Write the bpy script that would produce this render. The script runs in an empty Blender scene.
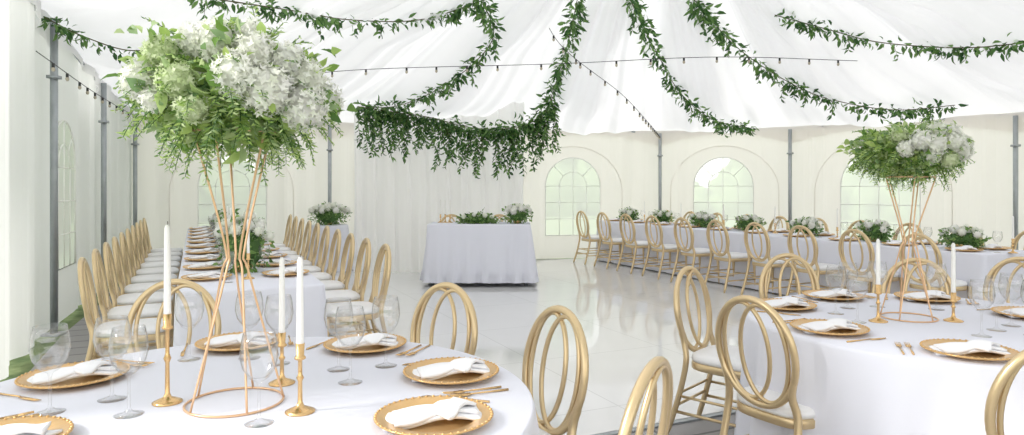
import bpy, math, random
from mathutils import Vector, Matrix, noise
random.seed(7)
R=random.random
def rr(a,b): return a+(b-a)*random.random()
sc=bpy.context.scene
try:
    sc.view_settings.view_transform='Standard'
    sc.view_settings.look='None'
except Exception: pass

# ------------------------------------------------------------- materials
def newmat(n):
    m=bpy.data.materials.new(n); m.use_nodes=True
    nt=m.node_tree; nt.nodes.clear()
    out=nt.nodes.new('ShaderNodeOutputMaterial')
    return m,nt,out
def pbr(n,col,rough=.5,metal=0,spec=.5,bump=0,bscale=60,var=0,coat=0):
    m,nt,out=newmat(n)
    b=nt.nodes.new('ShaderNodeBsdfPrincipled')
    b.inputs['Base Color'].default_value=(*col,1)
    b.inputs['Roughness'].default_value=rough
    b.inputs['Metallic'].default_value=metal
    b.inputs['Specular IOR Level'].default_value=spec
    b.inputs['Coat Weight'].default_value=coat
    if bump or var:
        tc=nt.nodes.new('ShaderNodeTexCoord'); nz=nt.nodes.new('ShaderNodeTexNoise')
        nz.inputs['Scale'].default_value=bscale
        nt.links.new(tc.outputs['Object'],nz.inputs['Vector'])
        if bump:
            bp=nt.nodes.new('ShaderNodeBump'); bp.inputs['Strength'].default_value=bump
            bp.inputs['Distance'].default_value=.01
            nt.links.new(nz.outputs['Fac'],bp.inputs['Height'])
            nt.links.new(bp.outputs['Normal'],b.inputs['Normal'])
        if var:
            r=nt.nodes.new('ShaderNodeValToRGB')
            r.color_ramp.elements[0].position=.3; r.color_ramp.elements[1].position=.7
            r.color_ramp.elements[0].color=(*[c*(1-var) for c in col],1)
            r.color_ramp.elements[1].color=(*col,1)
            nt.links.new(nz.outputs['Fac'],r.inputs['Fac'])
            nt.links.new(r.outputs['Color'],b.inputs['Base Color'])
    nt.links.new(b.outputs[0],out.inputs[0])
    return m
def fabric(n,col,trans=.5,tcol=None):
    m,nt,out=newmat(n)
    d=nt.nodes.new('ShaderNodeBsdfDiffuse'); t=nt.nodes.new('ShaderNodeBsdfTranslucent')
    mx=nt.nodes.new('ShaderNodeMixShader'); mx.inputs[0].default_value=trans
    tc=nt.nodes.new('ShaderNodeTexCoord'); nz=nt.nodes.new('ShaderNodeTexNoise'); nz.inputs['Scale'].default_value=1.3
    nz.inputs['Detail'].default_value=2
    r=nt.nodes.new('ShaderNodeValToRGB')
    r.color_ramp.elements[0].position=.3; r.color_ramp.elements[1].position=.7
    r.color_ramp.elements[0].color=(*[c*.97 for c in col],1); r.color_ramp.elements[1].color=(*col,1)
    nt.links.new(tc.outputs['Object'],nz.inputs['Vector']); nt.links.new(nz.outputs['Fac'],r.inputs['Fac'])
    nt.links.new(r.outputs['Color'],d.inputs['Color'])
    t.inputs['Color'].default_value=(*(tcol or col),1)
    nt.links.new(d.outputs[0],mx.inputs[1]); nt.links.new(t.outputs[0],mx.inputs[2])
    nt.links.new(mx.outputs[0],out.inputs[0]); return m
def leafmat(n,stops,trans=.3):
    m,nt,out=newmat(n)
    g=nt.nodes.new('ShaderNodeNewGeometry'); r=nt.nodes.new('ShaderNodeValToRGB')
    el=r.color_ramp.elements
    el[0].position=0; el[0].color=(*stops[0],1); el[1].position=1; el[1].color=(*stops[-1],1)
    for i,s in enumerate(stops[1:-1]):
        e=el.new((i+1)/(len(stops)-1)); e.color=(*s,1)
    nt.links.new(g.outputs['Random Per Island'],r.inputs['Fac'])
    b=nt.nodes.new('ShaderNodeBsdfPrincipled'); b.inputs['Roughness'].default_value=.5
    t=nt.nodes.new('ShaderNodeBsdfTranslucent'); mx=nt.nodes.new('ShaderNodeMixShader'); mx.inputs[0].default_value=trans
    nt.links.new(r.outputs['Color'],b.inputs['Base Color']); nt.links.new(r.outputs['Color'],t.inputs['Color'])
    nt.links.new(b.outputs[0],mx.inputs[1]); nt.links.new(t.outputs[0],mx.inputs[2])
    nt.links.new(mx.outputs[0],out.inputs[0]); return m
def glassmat(n):
    # thin clear glass: light is absorbed a little more where it crosses the wall edge-on
    m,nt,out=newmat(n)
    t=nt.nodes.new('ShaderNodeBsdfTransparent')
    g=nt.nodes.new('ShaderNodeBsdfGlossy'); g.inputs['Roughness'].default_value=.04
    lw=nt.nodes.new('ShaderNodeLayerWeight'); lw.inputs['Blend'].default_value=.5
    cr=nt.nodes.new('ShaderNodeValToRGB')
    cr.color_ramp.elements[0].position=.7; cr.color_ramp.elements[0].color=(.99,.99,.99,1)
    cr.color_ramp.elements[1].position=1; cr.color_ramp.elements[1].color=(.66,.67,.68,1)
    nt.links.new(lw.outputs['Facing'],cr.inputs[0]); nt.links.new(cr.outputs[0],t.inputs[0])
    pw=nt.nodes.new('ShaderNodeMath'); pw.operation='POWER'; pw.inputs[1].default_value=3
    ml=nt.nodes.new('ShaderNodeMath'); ml.operation='MULTIPLY_ADD'; ml.inputs[1].default_value=.6; ml.inputs[2].default_value=.07
    mx=nt.nodes.new('ShaderNodeMixShader')
    nt.links.new(lw.outputs['Facing'],pw.inputs[0]); nt.links.new(pw.outputs[0],ml.inputs[0])
    nt.links.new(ml.outputs[0],mx.inputs[0]); nt.links.new(t.outputs[0],mx.inputs[1]); nt.links.new(g.outputs[0],mx.inputs[2])
    nt.links.new(mx.outputs[0],out.inputs[0]); return m
def vinyl(n):
    m,nt,out=newmat(n)
    t=nt.nodes.new('ShaderNodeBsdfTransparent'); d=nt.nodes.new('ShaderNodeBsdfTranslucent')
    d.inputs[0].default_value=(.98,.98,.96,1)
    mx=nt.nodes.new('ShaderNodeMixShader'); mx.inputs[0].default_value=.68
    nt.links.new(t.outputs[0],mx.inputs[1]); nt.links.new(d.outputs[0],mx.inputs[2])
    nt.links.new(mx.outputs[0],out.inputs[0]); return m

M_gold=pbr('gold_paint',(.67,.52,.31),.3,.7)
M_brass=pbr('brass',(.72,.48,.23),.25,.9)
M_rose=pbr('warm_gold_wire',(.78,.51,.31),.3,.65)
M_charger=pbr('charger_gold',(.70,.45,.20),.28,.65,bump=.15,bscale=40)
M_cush=pbr('white_vinyl_cushion',(.84,.84,.85),.5)
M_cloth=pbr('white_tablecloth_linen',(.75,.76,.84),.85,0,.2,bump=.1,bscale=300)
M_napkin=pbr('napkin_linen',(.86,.86,.89),.9,0,.1)
M_wax=pbr('candle_wax',(.9,.89,.87),.4)
M_wick=pbr('wick',(.1,.08,.06),.9)
M_metal=pbr('galvanised_steel',(.42,.45,.47),.4,.6,var=.15,bscale=8)
M_black=pbr('black_cable',(.03,.03,.03),.5)
M_bulb=pbr('bulb_glass',(.5,.45,.35),.1)
M_leafA=leafmat('bouquet_leaf',[(.10,.22,.05),(.28,.45,.10),(.50,.64,.20),(.22,.36,.17),(.62,.73,.38),(.38,.54,.15)],.42)
M_leafC=leafmat('table_leaf',[(.05,.14,.03),(.16,.30,.07),(.30,.45,.15),(.10,.20,.07)],.3)
M_leafB=leafmat('garland_leaf',[(.02,.08,.02),(.07,.18,.04),(.20,.36,.10),(.04,.12,.03)],.35)
M_petal=leafmat('white_petals',[(.88,.89,.82),(.92,.91,.88),(.85,.88,.75),(.93,.93,.92)],.25)
M_petalg=leafmat('pale_green_petals',[(.66,.76,.45),(.78,.84,.60),(.58,.70,.36),(.84,.88,.70)],.3)
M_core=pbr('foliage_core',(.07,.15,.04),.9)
M_stem=pbr('stem_brown',(.09,.08,.03),.8)
M_glass=glassmat('clear_glass')
M_tentw=fabric('tent_vinyl_white',(.90,.90,.90),.44,(.90,.90,.90))
M_tentc=fabric('tent_vinyl_cream',(.92,.90,.87),.46,(.97,.925,.88))
M_liner=fabric('ceiling_liner',(.91,.91,.91),.34,(.83,.83,.84))
M_drape=fabric('voile_drape',(.97,.97,.98),.6,(1,1,1))
M_vinyl=vinyl('clear_window_vinyl')
M_trim=pbr('white_trim',(.85,.85,.82),.5)
M_bark=pbr('bark',(.12,.08,.05),.9,bump=.5,bscale=10)
M_tree=pbr('tree_foliage',(.24,.34,.15),.9,var=.6,bscale=2,bump=.6)

# ------------------------------------------------------------- mesh builder
class B:
    def __init__(s): s.v=[];s.f=[];s.m=[];s.mats=[]
    def mi(s,mat):
        if mat not in s.mats: s.mats.append(mat)
        return s.mats.index(mat)
    def add(s,vs,fs,mat):
        o=len(s.v); s.v+= [tuple(p) for p in vs]; k=s.mi(mat)
        for f in fs: s.f.append(tuple(i+o for i in f)); s.m.append(k)
    def tube(s,pts,r,mat,n=8,closed=False,cap=True):
        pts=[Vector(p) for p in pts]; N=len(pts)
        rad=r if isinstance(r,(list,tuple)) else [r]*N
        T=[]
        for i in range(N):
            if closed: t=pts[(i+1)%N]-pts[i-1]
            else: t=pts[min(i+1,N-1)]-pts[max(i-1,0)]
            T.append(t.normalized() if t.length>1e-9 else Vector((0,0,1)))
        a=Vector((0,0,1)) if abs(T[0].z)<.9 else Vector((1,0,0))
        nrm=(a-T[0]*a.dot(T[0])).normalized()
        vs=[]
        for i in range(N):
            nrm=(nrm-T[i]*nrm.dot(T[i])); nrm=nrm.normalized() if nrm.length>1e-6 else T[i].orthogonal().normalized()
            b=T[i].cross(nrm)
            for j in range(n):
                an=2*math.pi*j/n
                vs.append(pts[i]+(nrm*math.cos(an)+b*math.sin(an))*rad[i])
        fs=[]
        for i in range(N if closed else N-1):
            k=(i+1)%N
            for j in range(n):
                fs.append((i*n+j,i*n+(j+1)%n,k*n+(j+1)%n,k*n+j))
        if cap and not closed:
            fs.append(tuple(range(n-1,-1,-1))); fs.append(tuple((N-1)*n+j for j in range(n)))
        s.add(vs,fs,mat)
    def lathe(s,prof,mat,n=24,c=(0,0,0)):
        vs=[];fs=[]
        for r,z in prof:
            for j in range(n):
                a=2*math.pi*j/n; vs.append((c[0]+r*math.cos(a),c[1]+r*math.sin(a),c[2]+z))
        for i in range(len(prof)-1):
            for j in range(n):
                fs.append((i*n+j,i*n+(j+1)%n,(i+1)*n+(j+1)%n,(i+1)*n+j))
        s.add(vs,fs,mat)
    def box(s,c,d,mat):
        x,y,z=c;a,b,e=d[0]/2,d[1]/2,d[2]/2
        vs=[(x+i*a,y+j*b,z+k*e) for i in(-1,1) for j in(-1,1) for k in(-1,1)]
        s.add(vs,[(0,1,3,2),(4,6,7,5),(0,4,5,1),(2,3,7,6),(0,2,6,4),(1,5,7,3)],mat)
    def leaf(s,p,d,L,W,mat,curl=.25):
        d=d.normalized(); up=Vector((rr(-1,1),rr(-1,1),rr(-1,1)))
        side=d.cross(up)
        if side.length<1e-3: side=d.orthogonal()
        side.normalize(); nn=side.cross(d)
        mid1=p+d*L*.35; mid2=p+d*L*.7-nn*L*curl*.3; tip=p+d*L-nn*L*curl
        h=nn*W*.25
        vs=[p,mid1+side*W*.5+h,mid1,mid1-side*W*.5+h,mid2+side*W*.38+h,mid2,mid2-side*W*.38+h,tip]
        s.add(vs,[(0,2,1),(0,3,2),(1,2,5,4),(2,3,6,5),(4,5,7),(5,6,7)],mat)
    def hydrangea(s,c,r,n=150,mat=None):
        mat=mat or M_petal
        c=Vector(c)
        s.blob(c,(r*.86,)*3,mat,10,7,.15)
        for _ in range(n):
            d=Vector((random.gauss(0,1),random.gauss(0,1),random.gauss(0,1))).normalized()
            p=c+d*r*rr(.82,1.12); w=r*rr(.17,.27)
            d2=(d+Vector((rr(-.6,.6),rr(-.6,.6),rr(-.6,.6)))).normalized()
            a=d2.orthogonal().normalized(); b=d2.cross(a)
            ph=rr(0,1.5); vs=[p]
            for k in range(8):
                an=ph+k*math.pi/4; q=w if k%2==0 else w*.4
                vs.append(p+(a*math.cos(an)+b*math.sin(an))*q+d2*w*(.4 if k%2==0 else .02))
            s.add(vs,[(0,1+k,1+(k+1)%8) for k in range(8)],mat)
    def blob(s,c,rad,mat,nu=14,nv=9,amp=.15):
        vs=[];fs=[]; sd=rr(0,50)
        for i in range(nv+1):
            th=math.pi*i/nv
            for j in range(nu):
                ph=2*math.pi*j/nu
                d=Vector((math.sin(th)*math.cos(ph),math.sin(th)*math.sin(ph),math.cos(th)))
                k=1+amp*noise.noise(d*2.2+Vector((sd,sd,0)))*2
                vs.append((c[0]+d.x*rad[0]*k,c[1]+d.y*rad[1]*k,c[2]+d.z*rad[2]*k))
        for i in range(nv):
            for j in range(nu):
                fs.append((i*nu+j,(i+1)*nu+j,(i+1)*nu+(j+1)%nu,i*nu+(j+1)%nu))
        s.add(vs,fs,mat)
    def obj(s,name,loc=(0,0,0),rz=0,smooth=True,mesh_only=False):
        me=bpy.data.meshes.new(name); me.from_pydata(s.v,[],s.f)
        for m in s.mats: me.materials.append(m)
        me.polygons.foreach_set('material_index',s.m)
        me.polygons.foreach_set('use_smooth',[smooth]*len(s.f)); me.update()
        if mesh_only: return me
        return inst(name,me,loc,rz)
def inst(name,me,loc=(0,0,0),rz=0,s=1):
    o=bpy.data.objects.new(name,me); sc.collection.objects.link(o)
    o.location=loc; o.rotation_euler=(0,0,rz); o.scale=(s,s,s); return o
def face_dir(fx,fy): return math.atan2(fy,fx)-math.pi/2
def catmull(P,n=8):
    P=[Vector(p) for p in P]; Q=[P[0]*2-P[1]]+P+[P[-1]*2-P[-2]]; out=[]
    for i in range(1,len(Q)-2):
        a,b,c,d=Q[i-1:i+3]
        for k in range(n):
            t=k/n
            out.append(.5*((2*b)+(c-a)*t+(2*a-5*b+4*c-d)*t*t+(3*b-a-3*c+d)*t**3))
    out.append(P[-1]); return out

# ------------------------------------------------------------- plan of the tent
U=Vector((-.42,.907)); V=Vector((.907,.42))
POLY=[(-2.2,1.6,3.1),(-3.31,4.0,3.1),(-4.45,6.47,3.05),(-5.4,8.9,2.8),(-6.35,11.4,2.62),(-3.3,12.2,2.55),
      (0,13.0,2.5),(2.95,13.6,2.5),(5.15,12.6,2.5),(7.5,10.1,2.5),(8.6,7.0,2.5),(8.6,2.5,2.6),(7,-1.5,2.7),(3.5,-3.5,2.8),(-.5,-2.6,3.0)]
NP=len(POLY); CX,CY,PZ=1.2,5.8,4.5
def cast(th):
    dx,dy=math.cos(th),math.sin(th)
    for i in range(NP):
        x1,y1,z1=POLY[i];x2,y2,z2=POLY[(i+1)%NP]
        ex,ey=x2-x1,y2-y1; det=dx*(-ey)+ex*dy
        if abs(det)<1e-9: continue
        ax,ay=x1-CX,y1-CY
        t=(ax*(-ey)+ex*ay)/det; e=(dx*ay-dy*ax)/det
        if t>0 and -1e-6<=e<=1+1e-6: return t,i,min(max(e,0),1),z1+(z2-z1)*e
    return 8,0,0,2.5
def surf(t,i,e,ez):
    L=math.hypot(POLY[(i+1)%NP][0]-POLY[i][0],POLY[(i+1)%NP][1]-POLY[i][1])
    n=max(2,round(L*1.2))
    z=ez+(PZ-ez)*(t**1.3)
    z-=.34*(1-abs(2*e-1)**1.8)*math.sin(math.pi*min(1,t**.8))
    w=min(1,t*6)
    z+=.044*math.sin(e*2*math.pi*n+.8*math.sin(7*e+i))*(1-t*.55)*w
    z+=.019*math.sin(e*2*math.pi*(2*n+1)+i*1.7+3*t)*(1-t*.5)*w
    s3=math.sin(t*math.pi*3.2+.5*math.sin(e*math.pi)+.3)
    z-=.13*math.sqrt(s3*s3+.008)*w*math.sin(math.pi*e)   # crosswise swags
    return z
def ceil_z(x,y):
    th=math.atan2(y-CY,x-CX); RR,i,e,ez=cast(th); r=math.hypot(x-CX,y-CY)
    t=1-r/RR
    if t<=0: return -1
    return surf(t,i,e,ez)

# ceiling
b=B(); NS=64; NR=54; vs=[];fs=[]
for i in range(NP):
    p=POLY[i];q=POLY[(i+1)%NP]
    for k in range(NS):
        e=k/NS; x=p[0]+(q[0]-p[0])*e; y=p[1]+(q[1]-p[1])*e; ez=p[2]+(q[2]-p[2])*e
        for j in range(NR+1):
            t=j/NR*.985
            vs.append((CX+(x-CX)*(1-t),CY+(y-CY)*(1-t),surf(t,i,e,ez)))
C=NP*NS
for c in range(C):
    for j in range(NR):
        fs.append((c*(NR+1)+j,((c+1)%C)*(NR+1)+j,((c+1)%C)*(NR+1)+j+1,c*(NR+1)+j+1))
b.add(vs,fs,M_liner); b.obj('ceiling')

# walls / windows / poles
names={1:'wall_left_front',2:'wall_left_middle',3:'wall_left_rear',4:'wall_back_left',5:'wall_back_center',6:'wall_back_right',
       7:'wall_corner_right',8:'wall_right_rear',9:'wall_right_middle',10:'wall_right_front',0:'wall_left_entry',11:'wall_right_entry'}
wins={2,4,6,7,8,9}
wn=0
for i,nm in names.items():
    p=Vector(POLY[i]);q=Vector(POLY[(i+1)%NP]); L=(q-p).xy.length
    d=(q-p); d.z=0; d.normalize(); nrm=Vector((d.y,-d.x,0))   # inward normal
    mat=M_tentw if i in(0,1,2,3,11) else M_tentc
    hw=.55; sill=.45; spring=1.4; cx=L*.5
    if i==6: cx=L*.40
    if i==2: cx=L*.30; hw=.5; sill=.55; spring=1.6
    if i==8: cx=L*.44; hw=.62
    xs=[k*L/60 for k in range(61)]
    if i in wins:
        xs=[x for x in xs if abs(x-cx)>hw+.03]+[cx-hw+2*hw*k/24 for k in range(25)]
        xs.sort()
    b=B()
    A=1.7 if i<=3 else 1
    def P(x,z):
        off=A*(.022*math.sin(x*7)+.014*math.sin(x*17+1))
        if i in wins: off*=min(1,max(0,(abs(x-cx)-hw)/.3))
        off*=max(0,min(1,x*3,(L-x)*3))
        return p.xy.to_3d()+d*x+nrm*off+Vector((0,0,z))
    def arch(x):
        k=(x-cx)/hw; return spring+hw*math.sqrt(max(0,1-k*k))
    for a,c in zip(xs[:-1],xs[1:]):
        za=p.z+(q.z-p.z)*a/L; zc=p.z+(q.z-p.z)*c/L
        mid=(a+c)/2
        if i in wins and abs(mid-cx)<hw:
            b.add([P(a,0),P(c,0),P(c,sill),P(a,sill)],[(0,1,2,3)],mat)
            b.add([P(a,arch(a)),P(c,arch(c)),P(c,zc),P(a,za)],[(0,1,2,3)],mat)
        else:
            b.add([P(a,0),P(c,0),P(c,zc),P(a,za)],[(0,1,2,3)],mat)
    for a,c in zip(xs[:-1],xs[1:]):
        def vz(x): return (p.z+(q.z-p.z)*x/L)
        def dr(x): return .10+.22*abs(2*x/L-1)**2
        o=nrm*.05
        b.add([P(a,vz(a)-dr(a))+o,P(c,vz(c)-dr(c))+o,P(c,vz(c)-.01)+o,P(a,vz(a)-.01)+o],[(0,1,2,3)],mat)
    if i in wins and i>3:
        def S(x,z): return p.xy.to_3d()+d*x+nrm*.012+Vector((0,0,z))
        H2=min(L*.46,hw+.45); N=24
        pts=[S(cx-H2 if cx-H2>.05 else .05,.12)]+[S(min(L-.05,max(.05,cx-H2*math.cos(math.pi*k/N))),spring-.1+(hw+.32)*math.sin(math.pi*k/N)) for k in range(N+1)]+[S(min(L-.05,cx+H2),.12)]
        b.tube(pts,.007,mat,5)
    b.obj(nm)
    if i in wins:
        wn+=1; b=B(); 
        def Q(x,z,o=.012): return p.xy.to_3d()+d*x+nrm*o+Vector((0,0,z))
        N=24; pts=[Q(cx-hw,sill,0),Q(cx+hw,sill,0)]+[Q(cx+hw*math.cos(math.pi*k/N),spring+hw*math.sin(math.pi*k/N),0) for k in range(N+1)]
        b.add(pts,[tuple(range(len(pts)))],M_vinyl)
        fr=[Q(cx-hw,sill),Q(cx+hw,sill)]+[Q(cx+hw*math.cos(math.pi*k/N),spring+hw*math.sin(math.pi*k/N)) for k in range(N+1)]
        b.tube(fr,.010,M_trim,6,closed=True)
        for k in(1,2,3):
            x=cx-hw+2*hw*k/4; b.tube([Q(x,sill),Q(x,arch(x) if k==2 else spring)],.007,M_trim,5)
        for k in range(1,4):
            z=sill+(spring-sill)*k/3; b.tube([Q(cx-hw,z),Q(cx+hw,z)],.007,M_trim,5)
        b.tube([Q(cx+hw*.5*math.cos(math.pi*k/12),spring+hw*.5*math.sin(math.pi*k/12)) for k in range(13)],.007,M_trim,5)
        for an in(45,135):
            a=math.radians(an); b.tube([Q(cx+hw*.5*math.cos(a),spring+hw*.5*math.sin(a)),Q(cx+hw*math.cos(a),spring+hw*math.sin(a))],.007,M_trim,5)
        b.obj('window_%d'%wn)
for i in range(NP):
    x,y,z=POLY[i]
    b=B(); 
    b.tube([(0,0,.0),(0,0,z-.06)],.033,M_metal,12)
    b.box((0,0,.012),(.16,.16,.02),M_metal)
    b.box((0,0,z*.80),(.09,.09,.03),M_metal)
    dx,dy=CX-x,CY-y; l=math.hypot(dx,dy)
    b.obj('tent_pole',(x+dx/l*.12,y+dy/l*.12,0))
b=B()
for i in range(NP):
    p=Vector(POLY[i]);q=Vector(POLY[(i+1)%NP])
    b.tube([p-Vector((0,0,.03)),q-Vector((0,0,.03))],.022,M_metal,8)
b.obj('trim_eave_rail')

# ------------------------------------------------------------- ground / floors
def ground():
    m,nt,out=newmat('grass'); bs=nt.nodes.new('ShaderNodeBsdfPrincipled'); bs.inputs['Roughness'].default_value=.9
    tc=nt.nodes.new('ShaderNodeTexCoord'); nz=nt.nodes.new('ShaderNodeTexNoise'); nz.inputs['Scale'].default_value=6; nz.inputs['Detail'].default_value=8
    r=nt.nodes.new('ShaderNodeValToRGB'); r.color_ramp.elements[0].color=(.06,.11,.03,1); r.color_ramp.elements[1].color=(.24,.30,.13,1)
    r.color_ramp.elements[0].position=.3;r.color_ramp.elements[1].position=.7
    nt.links.new(tc.outputs['Object'],nz.inputs[0]);nt.links.new(nz.outputs['Fac'],r.inputs[0]);nt.links.new(r.outputs[0],bs.inputs[0]);nt.links.new(bs.outputs[0],out.inputs[0])
    b=B(); b.add([(-60,-60,-.05),(60,-60,-.05),(60,60,-.05),(-60,60,-.05)],[(0,1,2,3)],m); b.obj('grass_ground')
ground()
def plankmat(n,c1,c2,mort,w,h,msize,rough,freq=.5,nzf=.25,spec=.5):
    m,nt,out=newmat(n); bs=nt.nodes.new('ShaderNodeBsdfPrincipled')
    bs.inputs['Roughness'].default_value=rough
    bs.inputs['Specular IOR Level'].default_value=spec
    tc=nt.nodes.new('ShaderNodeTexCoord'); br=nt.nodes.new('ShaderNodeTexBrick')
    br.inputs['Color1'].default_value=(*c1,1);br.inputs['Color2'].default_value=(*c2,1);br.inputs['Mortar'].default_value=(*mort,1)
    br.inputs['Scale'].default_value=1;br.inputs['Brick Width'].default_value=w;br.inputs['Row Height'].default_value=h;br.inputs['Mortar Size'].default_value=msize
    br.offset=freq
    nz=nt.nodes.new('ShaderNodeTexNoise'); nz.inputs['Scale'].default_value=3; nz.inputs['Detail'].default_value=6
    mx=nt.nodes.new('ShaderNodeMix'); mx.data_type='RGBA'; mx.blend_type='MULTIPLY'; mx.inputs[0].default_value=nzf
    nt.links.new(tc.outputs['Object'],br.inputs['Vector']);nt.links.new(tc.outputs['Object'],nz.inputs['Vector'])
    nt.links.new(br.outputs['Color'],mx.inputs[6]);nt.links.new(nz.outputs['Fac'],mx.inputs[7])
    nt.links.new(mx.outputs[2],bs.inputs['Base Color'])
    nt.links.new(bs.outputs[0],out.inputs[0]); return m
M_deck=plankmat('grey_deck',(.42,.41,.41),(.35,.34,.35),(.16,.16,.16),2.4,.28,.012,.6)
M_dance=plankmat('white_dance_floor',(.80,.80,.80),(.78,.78,.78),(.62,.62,.62),1.22,1.22,.004,.07,0,.05,.95)
rotuv=math.atan2(V.y,V.x)
b=B()
cx,cy=CX,CY; deck=[]
ca,sa=math.cos(-rotuv),math.sin(-rotuv)
for i,(x,y,z) in enumerate(POLY):
    k=.965 if 0<=i<=3 else .99
    X,Y=cx+(x-cx)*k,cy+(y-cy)*k
    deck.append((X*ca-Y*sa,X*sa+Y*ca))
n=len(deck)
b.add([(x,y,0) for x,y in deck]+[(x,y,-.05) for x,y in deck],[tuple(range(n-1,-1,-1))]+[(i,(i+1)%n,n+(i+1)%n,n+i) for i in range(n)],M_deck)
b.obj('floor',rz=rotuv,smooth=False)
b=B(); v0,v1,u0,u1=-.75,7.1,3.3,11.3
b.box(((v0+v1)/2,(u0+u1)/2,.008),(v1-v0,u1-u0,.014),M_dance)
b.box(((v0+v1)/2,u0-.02,.006),(v1-v0+.08,.04,.012),M_metal)
b.box((v0-.02,(u0+u1)/2,.006),(.04,u1-u0,.012),M_metal)
b.obj('dance_floor',rz=rotuv,smooth=False)
FZ=.015

# ------------------------------------------------------------- chair
def build_chair():
    b=B(); g=M_gold
    def Yb(z): return -.02-(z-.45)*.16
    def ell(cx,a,zc,bb,n=48,dy=0): return [(cx+a*math.cos(2*math.pi*k/n),Yb(zc+bb*math.sin(2*math.pi*k/n))+dy,zc+bb*math.sin(2*math.pi*k/n)) for k in range(n)]
    b.tube(ell(0,.198,.70,.232),.0155,g,10,closed=True)
    b.tube(ell(-.048,.118,.70,.212,dy=.004),.010,g,8,closed=True)
    b.tube(ell(.048,.118,.70,.212,dy=-.004),.010,g,8,closed=True)
    for s in(-1,1):
        b.tube(catmull([(s*.20,-.13,0),(s*.187,-.06,.22),(s*.18,-.015,.43),(s*.165,-.035,.54),(s*.185,-.05,.62)],5),[.012]+[.017]*18+[.014,.010],g,8)
        b.tube(catmull([(s*.20,.415,0),(s*.195,.40,.2),(s*.19,.385,.43)],5),[.011,.012,.013,.014,.015,.016,.017,.018,.019,.019,.019],g,8)
        b.tube([(s*.193,-.085,.15),(s*.197,.405,.15)],.009,g,6)
        b.tube([(s*.19,-.06,.24),(s*.195,.40,.24)],.008,g,6)
    b.tube([(-.195,.405,.20),(.195,.405,.20)],.009,g,6)
    b.tube([(-.19,-.075,.18),(.19,-.075,.18)],.009,g,6)
    b.tube([(-.19,-.06,.25),(.19,-.06,.25)],.008,g,6)
    def se(k,z,n=36,cy=.195,a=.205,c=.215):
        o=[]
        for j in range(n):
            t=2*math.pi*j/n; ct,st=math.cos(t),math.sin(t)
            x=a*k*math.copysign(abs(ct)**.5,ct); y=cy+c*k*math.copysign(abs(st)**.5,st)
            x*=1-.08*(1-(y/.4)) ; o.append((x,y,z))
        return o
    n=36
    def rings(lst,mat):
        vs=[]; 
        for k,z in lst: vs+=se(k,z)
        fs=[(i*n+j,i*n+(j+1)%n,(i+1)*n+(j+1)%n,(i+1)*n+j) for i in range(len(lst)-1) for j in range(n)]
        fs+=[tuple(range(n-1,-1,-1)),tuple((len(lst)-1)*n+j for j in range(n))]
        b.add(vs,fs,mat)
    rings([(.97,.395),(1.0,.40),(1.0,.43),(.97,.437)],g)
    rings([(.96,.437),(1.0,.45),(1.0,.462),(.96,.475),(.88,.483),(.5,.487)],M_cush)
    return b.obj('dining_chair',mesh_only=True)
CH=build_chair()
def chair(x,y,fx,fy,z=0): inst('dining_chair',CH,(x,y,z),face_dir(fx,fy))

# ------------------------------------------------------------- tablecloths
def cloth(name,per,nor,h,loc,rz=0,zb=.02,amp=.035,flare=.05,seed=0,legs=None,hem=False):
    b=B(); n=len(per); 
    L=[0]
    for i in range(n): L.append(L[-1]+math.dist(per[i],per[(i+1)%n]))
    T=L[-1]; k1,k2,k3=[round(T*f) for f in(3.1,4.7,1.7)]
    rings=[(0,h,0),(.006,h-.004,0),(.010,h-.015,0),(.012,h-.05,.05),(.014,h-.12,.2)]
    for q in range(1,15):
        t=q/14; rings.append((.014+flare*t,h-.12-(h-.12-zb)*t,.2+.8*t))
    vs=[]
    for off,z,k in rings:
        for i in range(n):
            a=2*math.pi*L[i]/T
            w=(math.sin(a*k1+seed+1.5*math.sin(a*2))+.7*math.sin(a*k2+2*seed+.6*math.sin(3*a))+.5*math.sin(a*k3+1.3*seed))/2.2
            w=math.copysign(abs(w)**.8,w)*amp*k
            if hem and z<zb+.14: w+=.02*math.sin(a*k1*6)
            o=off+w+amp*k*.9
            vs.append((per[i][0]+nor[i][0]*o,per[i][1]+nor[i][1]*o,z))
    fs=[((i+1)*n+j,(i+1)*n+(j+1)%n,i*n+(j+1)%n,i*n+j) for i in range(len(rings)-1) for j in range(n)]
    fs.append(tuple(range(n)))
    b.add(vs,fs,M_cloth)
    for (x,y) in (legs or []):
        b.tube([(x,y,0),(x,y,h-.03)],.018,M_metal,8)
    return b.obj(name,loc,rz)
def circ(r,n=260): 
    return [(r*math.cos(2*math.pi*i/n),r*math.sin(2*math.pi*i/n)) for i in range(n)],[(math.cos(2*math.pi*i/n),math.sin(2*math.pi*i/n)) for i in range(n)]
def rect(w,l,step=.03,cr=.04):
    P=[];Nn=[]
    hx,hy=w/2-cr,l/2-cr
    def seg(a,b_,nn):
        d=math.dist(a,b_);k=max(1,int(d/step))
        for i in range(k):
            P.append((a[0]+(b_[0]-a[0])*i/k,a[1]+(b_[1]-a[1])*i/k));Nn.append(nn)
    def cor(cx,cy,a0):
        for i in range(6):
            a=a0+math.pi/2*i/6;P.append((cx+cr*math.cos(a),cy+cr*math.sin(a)));Nn.append((math.cos(a),math.sin(a)))
    seg((hx+cr,-hy),(hx+cr,hy),(1,0));cor(hx,hy,0)
    seg((hx,hy+cr),(-hx,hy+cr),(0,1));cor(-hx,hy,math.pi/2)
    seg((-hx-cr,hy),(-hx-cr,-hy),(-1,0));cor(-hx,-hy,math.pi)
    seg((-hx,-hy-cr),(hx,-hy-cr),(0,-1));cor(hx,-hy,1.5*math.pi)
    return P,Nn
TZ=.76
LT=(-.84,2.07); RT=(2.05,3.3)
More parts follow.
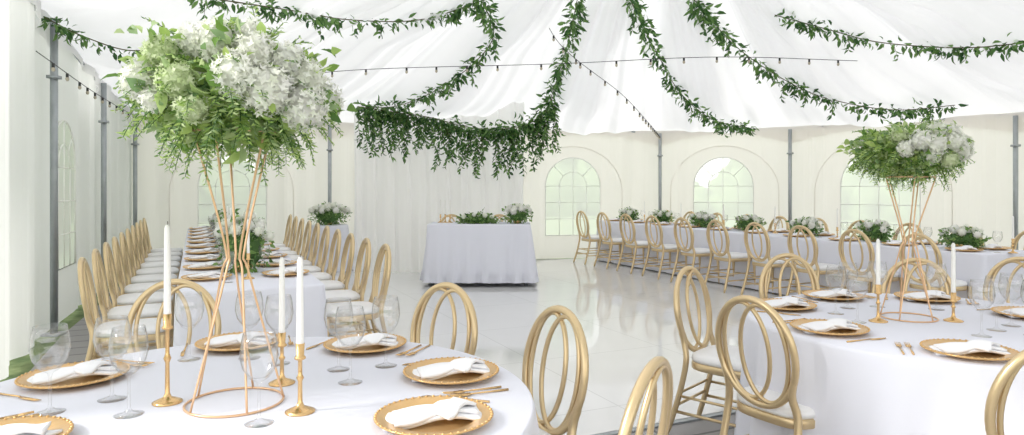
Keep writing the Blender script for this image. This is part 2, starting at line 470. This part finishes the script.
p,n_=circ(.9); cloth('round_table',p,n_,TZ,(LT[0],LT[1],0),seed=1.1,amp=.045,flare=.03)
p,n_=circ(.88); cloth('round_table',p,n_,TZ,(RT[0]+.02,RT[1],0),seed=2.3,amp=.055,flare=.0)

# ------------------------------------------------------------- tabletop ware
b=B(); b.lathe([(0,.004),(.09,.004),(.105,.006),(.12,.016),(.155,.022),(.163,.024),(.166,.021),(.158,.016),(.12,.008),(.1,0),(0,0)],M_charger,40)
for k in range(48):
    a=2*math.pi*k/48; b.blob((.161*math.cos(a),.161*math.sin(a),.023),(.005,.005,.004),M_charger,5,4,0)
ME_ch=b.obj('charger_plate',mesh_only=True)
def napkin_mesh():
    b=B(); nx,ny=20,12
    for (sx,sy,rot,z0,ox,oy) in [(.27,.105,0,.006,0,0),(.24,.095,.16,.017,.005,.004),(.13,.09,.75,.028,.05,.01)]:
        vs=[]
        for side in(0,1):
            for i in range(nx+1):
                for j in range(ny+1):
                    u=i/nx-.5; v=j/ny-.5
                    w=sy*(.8+.5*abs(u)); x=u*sx+.012*v; y=v*w+.008*math.sin(u*5)
                    z=z0+.008*math.cos(u*6+v*2)+.005*math.cos(v*math.pi)
                    z+=.005 if side==0 else -.004
                    vs.append((ox+x*math.cos(rot)-y*math.sin(rot),oy+x*math.sin(rot)+y*math.cos(rot),z+.004))
        m=(nx+1)*(ny+1); fs=[]
        for i in range(nx):
            for j in range(ny):
                a=i*(ny+1)+j; fs.append((a,a+ny+1,a+ny+2,a+1)); fs.append((m+a,m+a+1,m+a+ny+2,m+a+ny+1))
        for i in range(nx):
            a=i*(ny+1); fs.append((a,m+a,m+a+ny+1,a+ny+1)); a+=ny; fs.append((a,a+ny+1,m+a+ny+1,m+a))
        for j in range(ny):
            fs.append((j,j+1,m+j+1,m+j)); a=nx*(ny+1)+j; fs.append((a,m+a,m+a+1,a+1))
        b.add(vs,fs,M_napkin)
    return b.obj('napkin',mesh_only=True)
ME_np=napkin_mesh()
b=B(); b.lathe([(0,.003),(.038,.001),(.039,.002),(.014,.007),(.0045,.018),(.004,.10),(.007,.112),(.026,.124),(.043,.15),(.050,.18),(.047,.215),(.041,.245),(.0395,.245),(.0455,.215),(.0485,.18),(.0415,.151),(.024,.127),(0,.12)],M_glass,32)
ME_gl=b.obj('wine_glass',mesh_only=True)
def cutlery(kind):
    b=B(); g=M_brass
    b.tube([(0,-.10,.004),(0,-.03,.005),(0,.03,.006)],[.004,.003,.0028],g,6)
    if kind=='fork':
        b.box((0,.045,.006),(.02,.03,.003),g)
        for x in(-.0085,-.003,.003,.0085): b.tube([(x,.058,.006),(x,.098,.009)],[.002,.0012],g,5)
    else:
        b.add([(-.004,.03,.003),(.005,.03,.003),(.010,.06,.003),(.008,.105,.003),(-.004,.12,.003),
               (-.004,.03,.006),(.005,.03,.006),(.010,.06,.005),(.008,.105,.005),(-.004,.12,.005)],
              [(4,3,2,1,0),(5,6,7,8,9)]+[(i,(i+1)%5,5+(i+1)%5,5+i) for i in range(5)],g)
    return b.obj(kind,mesh_only=True)
ME_fk=cutlery('fork'); ME_kn=cutlery('knife')
def setting(x,y,tz,fx,fy,cut=True,glass=True,nr=None):
    rz=face_dir(fx,fy); c=Vector((x,y,tz)); F=Vector((fx,fy,0)).normalized(); S=Vector((F.y,-F.x,0))
    inst('charger_plate',ME_ch,c,rz)
    inst('napkin',ME_np,c+Vector((0,0,.006)),(rr(-.4,.6) if nr is None else nr))
    if cut:
        inst('fork',ME_fk,c-S*.20,rz); inst('fork',ME_fk,c-S*.235-F*.01,rz)
        inst('knife',ME_kn,c+S*.20,rz)
    if glass: inst('wine_glass',ME_gl,c+F*.13+S*.24,0,.85)
for (x,y,nr) in [(-1.48,2.31,.5),(-1.12,2.80,0),(-.595,2.77,.1),(-.21,2.36,.25),(-.217,1.90,.2),(-1.30,1.72,-.2)]:
    setting(x,y,TZ,LT[0]-x,LT[1]-y,True,False,nr)
for x,y in [(-1.23,2.10),(-1.10,1.96),(-1.22,2.58),(-.70,1.89),(-.54,2.28),(-.46,2.49),(-.86,2.52),(-1.0,2.60),(-.62,2.44),(-1.34,1.98)]:
    inst('wine_glass',ME_gl,(x,y,TZ),0,1.03)
for (x,y,nr) in [(1.46,3.67,.1),(1.43,3.08,.1),(1.78,2.66,-.15),(1.87,3.98,0),(2.38,3.92,0),(2.60,3.42,0),(2.45,2.80,.1)]:
    setting(x,y,TZ,RT[0]-x,RT[1]-y,True,False,nr)
for x,y in [(1.66,3.50),(1.66,3.28),(2.05,2.98),(2.20,3.10),(2.28,2.98),(2.34,3.2),(1.98,3.70),(2.25,3.62),(1.80,3.66)]:
    inst('wine_glass',ME_gl,(x,y,TZ))

def candlestick(x,y,z,hh,ch,name='candlestick'):
    b=B()
    b.lathe([(0,0),(.042,0),(.043,.004),(.03,.010),(.012,.018),(.007,.03),(.006,hh*.45),(.011,hh*.5),(.006,hh*.55),(.006,hh-.05),(.016,hh-.045),(.016,hh-.04),(.011,hh-.035),(.013,hh),(.010,hh),(0,hh-.01)],M_brass,20)
    b.lathe([(.0105,hh-.01),(.0105,hh),(.0085,hh+ch-.01),(.004,hh+ch),(0,hh+ch)],M_wax,14)
    b.tube([(0,0,hh+ch-.002),(0,0.001,hh+ch+.01)],.001,M_wick,5)
    b.obj(name,(x,y,z))
candlestick(-1.045,2.07,TZ,.27,.27); candlestick(-.616,1.985,TZ,.20,.25); candlestick(-.765,2.27,TZ,.17,.25)
candlestick(1.77,3.30,TZ,.18,.22); candlestick(2.14,3.31,TZ,.14,.24)

# ------------------------------------------------------------- flowers
def bouquet(b,c,rad,nl,ls,fl=(),sprays=0,lm=M_leafC,zmin=-9,core=.6,fern=0,fn=120,cover=0,green=()):
    c=Vector(c)
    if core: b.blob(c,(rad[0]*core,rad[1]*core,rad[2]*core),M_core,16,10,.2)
    for _ in range(nl):
        d=Vector((random.gauss(0,1),random.gauss(0,1),random.gauss(0,1))).normalized()
        lump=1+.5*noise.noise(d*2.5+c)
        k=rr(.4,1)**.6*lump; p=c+Vector((d.x*rad[0],d.y*rad[1],d.z*rad[2]))*k
        if p.z<zmin: p.z=zmin+rr(0,.03)
        o=(d+Vector((rr(-.9,.9),rr(-.9,.9),rr(-.8,.7)))).normalized()
        L=ls*rr(.5,1.2); b.leaf(p-o*L*.4,o,L,L*rr(.4,.75),lm)
    for (fx,fy,fz,fr) in fl:
        for _ in range(cover):
            d=Vector((random.gauss(0,1),random.gauss(0,1),random.gauss(0,1))).normalized()
            o=(d+Vector((rr(-.6,.6),rr(-.6,.6),rr(-.6,.6)))).normalized(); L=ls*rr(.4,.8)
            b.leaf(c+Vector((fx,fy,fz))+d*fr*.8,o,L,L*rr(.35,.6),lm)
    def spray(ln,lw,ns,droop,low,st):
        d=Vector((random.gauss(0,1),random.gauss(0,1),random.gauss(0,.7)-low)).normalized()
        p=c+Vector((d.x*rad[0],d.y*rad[1],d.z*rad[2]))*.7
        o=d.copy(); pts=[p.copy()]
        for k in range(ns):
            o=(o+Vector((rr(-.12,.12),rr(-.12,.12),-droop))).normalized(); p=p+o*st; pts.append(p.copy())
            sd=o.cross(Vector((rr(-.4,.4),rr(-.4,.4),1))).normalized()
            kk=1-.6*k/ns
            if p.z>zmin:
                for q in(-1,1): b.leaf(p,(o*.6+sd*q),ln*kk*rr(.8,1.2),lw*kk,lm)
        if all(q.z>zmin for q in pts): b.tube(pts,.0012,M_core,4)
    for _ in range(sprays): spray(ls*.6,ls*.25,int(rr(4,8)),.12,0,rad[0]*.065)
    for _ in range(fern): spray(ls*.75,ls*.2,int(rr(8,14)),.08,.2,rad[0]*.045)
    for k,(fx,fy,fz,fr) in enumerate(fl): b.hydrangea((c.x+fx,c.y+fy,c.z+fz),fr,fn,M_petalg if k in green else M_petal)
def centerpiece(x,y,z,H,cz,rx,rz_,fl,base=.14,rot=0,nl=1900,ls=.062,green=()):
    b=B(); w=M_rose; n=32
    b.tube([(base*math.cos(2*math.pi*k/n),base*math.sin(2*math.pi*k/n),.004) for k in range(n)],.0038,w,6,closed=True)
    top=.115
    b.tube([(top*math.cos(2*math.pi*k/n),top*math.sin(2*math.pi*k/n),H) for k in range(n)],.0038,w,6,closed=True)
    for k in range(5):
        a=rot+2*math.pi*k/5; a2=a+.55
        pts=[(base*math.cos(a),base*math.sin(a),.004),(.042*math.cos(a+.3),.042*math.sin(a+.3),H*.47),(.03*math.cos(a+.35),.03*math.sin(a+.35),H*.58),(top*math.cos(a2),top*math.sin(a2),H)]
        b.tube(catmull(pts,8),.0036,w,6)
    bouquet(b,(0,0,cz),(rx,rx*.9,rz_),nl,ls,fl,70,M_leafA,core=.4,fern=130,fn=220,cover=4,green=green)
    b.obj('flower_centerpiece',(x,y,z))
fl=[(.17,-.205,-.02,.068),(.25,-.135,-.06,.062),(.10,-.235,.02,.060),(.24,-.10,.025,.056),(.13,-.19,.085,.056),(.02,-.17,.12,.058),(-.05,-.155,.125,.046),(.20,-.14,.07,.05),(.09,-.12,.14,.05),
    (-.18,-.205,.0,.043),(-.13,-.225,-.05,.032),(-.21,-.15,.04,.034),(-.06,-.235,.0,.05),(-.02,-.235,-.07,.042),(-.13,-.19,.09,.042),(.05,.2,.07,.07),(-.2,.15,.06,.06),(.2,.2,0,.07)]
centerpiece(LT[0],LT[1],TZ,.82,.94,.285,.165,fl,rot=.3,nl=1500,ls=.054,green=(12,13,14))
fl=[(.0,-.225,.02,.048),(.08,-.215,.03,.048),(-.06,-.205,.04,.047),(.03,-.18,.085,.043),(-.12,-.185,.0,.036),(.14,-.19,-.01,.042),(-.02,-.215,-.035,.037),(.10,-.17,.08,.04),(-.1,.18,.06,.05),(.15,.15,.05,.05),(.18,-.14,.03,.037),(-.13,-.14,.07,.038),(.06,-.22,-.05,.036)]
centerpiece(1.97,3.39,TZ,.70,.83,.25,.12,fl,base=.125,rot=.1,nl=1150,ls=.048,green=(11,12))

def tableflowers(name,x,y,z,rx,rz_,nf=4,nl=260,ry=None,rot=0,ls=.05,fs=1):
    b=B(); fl=[]
    ry=ry or rx
    for k in range(nf):
        a=2.4*k+rr(-.3,.3); q=math.sqrt((k+.5)/nf)*.95
        fl.append((rx*q*math.cos(a),ry*q*math.sin(a),rz_*(1.0*math.sqrt(1-q*q*.9))*rr(.7,1.0),rr(.034,.05)*fs))
    b.lathe([(0,-.0),(.05,0),(.07,.06),(.06,.06),(0,.05)],M_brass,16)
    bouquet(b,(0,0,rz_*.75),(rx,ry,rz_),nl,ls,fl,12,zmin=.01,fn=70)
    b.obj(name,(x,y,z),rot)

# ------------------------------------------------------------- chairs round tables
for x,y,fx,fy in [(.11,2.63,-.95,-.56),(.31,1.92,-.87,.5),(-.37,3.25,-.6,-.8),(-1.62,3.25,.3,-.95),
                  (1.10,2.98,.85,.53),(1.10,3.93,.75,-.66),(1.86,4.50,.1,-1),(2.60,4.36,-.4,-.9),(1.72,2.20,.12,.99),(3.3,4.45,-.75,-.65)]:
    z=FZ if (x*U.x+y*U.y)>3.3 and (x*V.x+y*V.y)>-.75 and (x*V.x+y*V.y)<7.1 else 0
    chair(x,y,fx,fy,z)

# ------------------------------------------------------------- long tables
mid=Vector((-1.9,4.9)); t0,t1=-.6,6.3; L=t1-t0
c=mid+U*((t0+t1)/2)
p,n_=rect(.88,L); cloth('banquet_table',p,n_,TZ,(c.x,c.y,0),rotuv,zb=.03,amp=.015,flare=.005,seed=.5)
for k in range(10):
    t=k*.66
    for s in(-1,1):
        q=mid+U*(t+.02)+V*(.92*s)
        chair(q.x,q.y,-s*V.x,-s*V.y,FZ if s>0 else 0)
        q=mid+U*t+V*(.265*s)
        setting(q.x,q.y,TZ,-s*V.x,-s*V.y,False,True)
for k,(t,rx,rz_,nf) in enumerate([(.33,.20,.25,14),(.95,.13,.2,8),(1.65,.11,.16,7),(2.3,.11,.15,7),(2.97,.11,.16,6),(3.63,.11,.15,6),(4.29,.11,.16,6),(5.0,.11,.15,6),(5.7,.11,.16,6)]):
    q=mid+U*t; tableflowers('table_flower_arrangement',q.x,q.y,TZ,rx,rz_,nf,330,ry=.27,rot=rotuv)
for t in(-.1,1.32,1.98,2.64,3.3,4.6):
    q=mid+U*t; candlestick(q.x,q.y,TZ,.18,.24)
a0=Vector((1.35,12.3))
L=6.9; c=a0-U*(3.15)+V*.80
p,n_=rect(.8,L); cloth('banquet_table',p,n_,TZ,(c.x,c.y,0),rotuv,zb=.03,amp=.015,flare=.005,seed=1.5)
for k in range(10):
    q=a0-U*(.7*k)-V*.03; chair(q.x,q.y,V.x,V.y,FZ)
    q2=q+V*1.70
    chair(q2.x,q2.y,-V.x,-V.y,FZ if (q2.x*V.x+q2.y*V.y)<7.1 else 0)
    s=q+V*.61; setting(s.x,s.y,TZ,V.x,V.y,False,True)
    s=q+V*1.05; setting(s.x,s.y,TZ,-V.x,-V.y,False,True)
for k in range(7):
    q=a0-U*(.15+1.0*k)+V*.80; tableflowers('table_flower_arrangement',q.x,q.y,TZ,.15,.13,9,260,ry=.24,rot=rotuv)
    q=q-U*.48; candlestick(q.x,q.y,TZ,.14,.22)

# head (sweetheart) table
hx,hy,hz=-.46,9.8,.86
p,n_=rect(1.42,.7); cloth('sweetheart_table',p,n_,hz,(hx,hy,FZ),0,zb=.06,amp=.04,flare=.04,seed=.9,hem=True,legs=[(-.66,-.3),(.66,-.3),(-.66,.3),(.66,.3)])
b=B(); bouquet(b,(0,0,.05),(.28,.12,.09),420,.055,[(-.2,-.05,.05,.035),(-.05,-.08,.08,.03),(.1,-.08,.07,.035),(.2,-.05,.05,.03)],20,zmin=.01,fn=60); b.obj('greenery_runner',(hx-.02,hy-.15,hz+FZ))
tableflowers('table_flower_arrangement',hx+.54,hy-.1,hz+FZ,.2,.15,16,280,fs=1.15)
for x in(-.58,-.51,-.44): candlestick(hx+x+.0,hy+.12,hz+FZ,.12,.2)
chair(-.95,10.68,0.05,-1,FZ); chair(-.2,10.68,-.05,-1,FZ)
p,n_=circ(.3,90); cloth('cocktail_table',p,n_,.76,(-3.03,11.3,0),seed=.2)
tableflowers('table_flower_arrangement',-3.03,11.3,.76,.32,.2,22,430,fs=1.3)

# voile backdrop
b=B(); vs=[];fs=[]; NXX=300; NZ=14
for i in range(NXX+1):
    x=-2.55+2.75*i/NXX
    top=ceil_z(x,10.95)-.03
    for j in range(NZ+1):
        h=j/NZ
        w=(.042*math.sin(i*.24+.9*math.sin(i*.045))+.012*math.sin(i*.55+2*math.sin(i*.03)))*(.45+.55*(1-h))
        vs.append((x+.02*math.sin(i*.2+j*.2),10.97+w,.02+(top-.02)*h))
for i in range(NXX):
    for j in range(NZ): a=i*(NZ+1)+j; fs.append((a,a+NZ+1,a+NZ+2,a+1))
b.add(vs,fs,M_drape)
b.obj('backdrop_curtain')

# ------------------------------------------------------------- garlands
def garland(name,pts,dens=130,ls=.085,thick=.09,droop=.0,maxd=.3):
    b=B(); P=catmull(pts,10); b.tube(P,.006,M_stem,5); ph=rr(0,9); acc=0
    for a,c in zip(P[:-1],P[1:]):
        L=(c-a).length; acc+=L
        v=.75+.55*math.sin(acc*5+ph)*math.sin(acc*2.1+1.3*ph)
        for _ in range(max(1,int(L*dens*v*rr(.7,1.5)))):
            q=a.lerp(c,R()); d=Vector((random.gauss(0,1),random.gauss(0,1),random.gauss(-.4,.8))).normalized()
            q=q+d*rr(0,thick*(.6+.5*v)); 
            l=ls*rr(.6,1.3); b.leaf(q,(d+Vector((0,0,-.4))),l,l*rr(.28,.45),M_leafB)
        for _ in range(int(L*droop+R())):
            q=a.lerp(c,R())+Vector((rr(-.08,.08),rr(-.12,.12),0)); n=int(rr(.3,1)*maxd/.045)
            dd=Vector((rr(-.35,.35),rr(-.25,.25),-1)).normalized(); st=[q.copy()]
            for k in range(n):
                q=q+dd*.045; dd=(dd+Vector((rr(-.2,.2),rr(-.15,.15),-.1))).normalized(); st.append(q.copy())
                for s in range(2):
                    o=Vector((rr(-1,1),rr(-1,1),-.6)); b.leaf(q,o,ls*rr(.6,1.1),ls*rr(.25,.42),M_leafB)
            if len(st)>1: b.tube(st,.002,M_stem,4)
    b.obj(name)
EYE=1.42
def hang(bx,el,drop=.10):
    bx/=100;el/=100; d=2.5; last=None
    while d<14:
        x,y,z=bx*d,d,EYE+el*d; cz=ceil_z(x,y)
        if cz<0: break
        last=(x,y,z)
        if z>=cz-drop: break
        d+=.03
    return last
paths=[[(38.5,24.9),(46.6,22.7),(53.9,20.9),(65.6,20.1),(75.8,20.9)],
 [(26.1,27.8),(33.4,19.8),(42.2,14.2),(49.5,11.9),(56.8,11),(64.9,11.7)],
 [(17,27.8),(21.4,19),(24.9,13.2),(29.7,9.5),(35.1,8.3)],
 [(9.7,27.8),(8.1,20.5),(5.6,12.4)],
 [(-4.7,27.8),(-2.9,21.2),(-9.1,15.1),(-16.4,11.7),(-22.3,11.3)],
 [(-4,27.1),(-13.5,24.2),(-23.7,24.2),(-32.5,25.6),(-47.1,27.8)],
 [(-68.4,24.5),(-63.3,22),(-56.7,19.8),(-50.8,20)]]
for k,pp in enumerate(paths):
    pts=[hang(*q) for q in pp]
    if k in(0,5,6): garland('leaf_garland',pts,120,.09,.075,3,.22)
    else: garland('leaf_garland',pts,130,.10,.09,3.5,.28)
garland('leaf_garland',[(.62,10.5,2.76),(.42,10.45,2.45),(.0,10.4,2.29),(-.6,10.4,2.29),(-1.2,10.4,2.44),(-1.8,10.5,2.54),(-2.4,10.6,2.64)],400,.10,.15,32,.8)

# ------------------------------------------------------------- string lights
def lights(pts,sp=.35):
    b=B(); P=catmull(pts,14); b.tube(P,.004,M_black,5); acc=0
    for a,c in zip(P[:-1],P[1:]):
        acc+=(c-a).length
        if acc>sp:
            acc=0; b.lathe([(0,0),(.012,0),(.012,-.035),(0,-.035)],M_black,8,c); b.blob(c+Vector((0,0,-.05)),(.016,.016,.02),M_bulb,8,6,0)
    b.obj('string_lights')
lights([(-3.6,8.9,2.75),(-1.9,8.2,2.80),(.5,8,2.84),(2.4,8,2.92),(4.2,8.3,2.93)])
lights([(-3.66,5.25,2.45),(-4.6,7.6,2.42),(-6.1,11.2,2.5)])
lights([(.2,7.6,3.7),(.6,8.6,3.2),(1.5,9.4,2.68),(2.2,11,2.42),(2.9,13.4,2.38)],.25)

# ------------------------------------------------------------- planting outside
def tree(x,y,s):
    b=B(); b.tube([(0,0,0),(.1*s,0,1.2*s),(0,.1*s,2.2*s)],[.16*s,.12*s,.07*s],M_bark,8)
    for _ in range(14):
        b.blob((rr(-.9,.9)*s,rr(-.9,.9)*s,rr(1.4,3.6)*s),(rr(.45,.8)*s,)*3,M_tree,18,12,.4)
    b.obj('tree',(x,y,-.05))
for x,y,s in [(-11,9,1.6),(-13,12,2),(-10,15,1.5),(-14,20,2),(-9,36,1.8),(2,40,2),(15,38,1.6),(-9,6,1.3)]: tree(x,y,s)
b=B()
for k in range(120):
    a=math.radians(0+140*k/120+rr(-1.5,1.5)); r=rr(26,31)
    h=rr(.6,1.7)
    b.blob((CX+r*math.cos(a),CY+r*math.sin(a),h*.6),(rr(.7,1.3),rr(.7,1.3),h),M_tree,14,9,.35)
b.obj('hedge_row',(0,0,-.05))

# ------------------------------------------------------------- light
w=bpy.data.worlds.new('World'); sc.world=w; w.use_nodes=True
nt=w.node_tree; bg=nt.nodes['Background']
tc=nt.nodes.new('ShaderNodeTexCoord'); sp=nt.nodes.new('ShaderNodeSeparateXYZ'); r=nt.nodes.new('ShaderNodeValToRGB')
r.color_ramp.elements[0].color=(1,.99,.97,1); r.color_ramp.elements[1].color=(.95,.97,1,1)
nt.links.new(tc.outputs['Generated'],sp.inputs[0]); nt.links.new(sp.outputs['Z'],r.inputs[0]); nt.links.new(r.outputs[0],bg.inputs[0])
bg.inputs[1].default_value=2.1
sl=bpy.data.lights.new('sun','SUN'); sl.energy=3.4; sl.angle=.2; sl.color=(1,.97,.93)
so=bpy.data.objects.new('sun',sl); sc.collection.objects.link(so); so.rotation_euler=(math.radians(15),math.radians(-58),0)

cam=bpy.data.cameras.new('camera'); cam.lens=24; cam.sensor_width=36; cam.shift_y=-.0317; cam.clip_end=300
co=bpy.data.objects.new('camera',cam); sc.collection.objects.link(co); co.location=(0,0,EYE); co.rotation_euler=(math.pi/2,0,0)
sc.camera=co
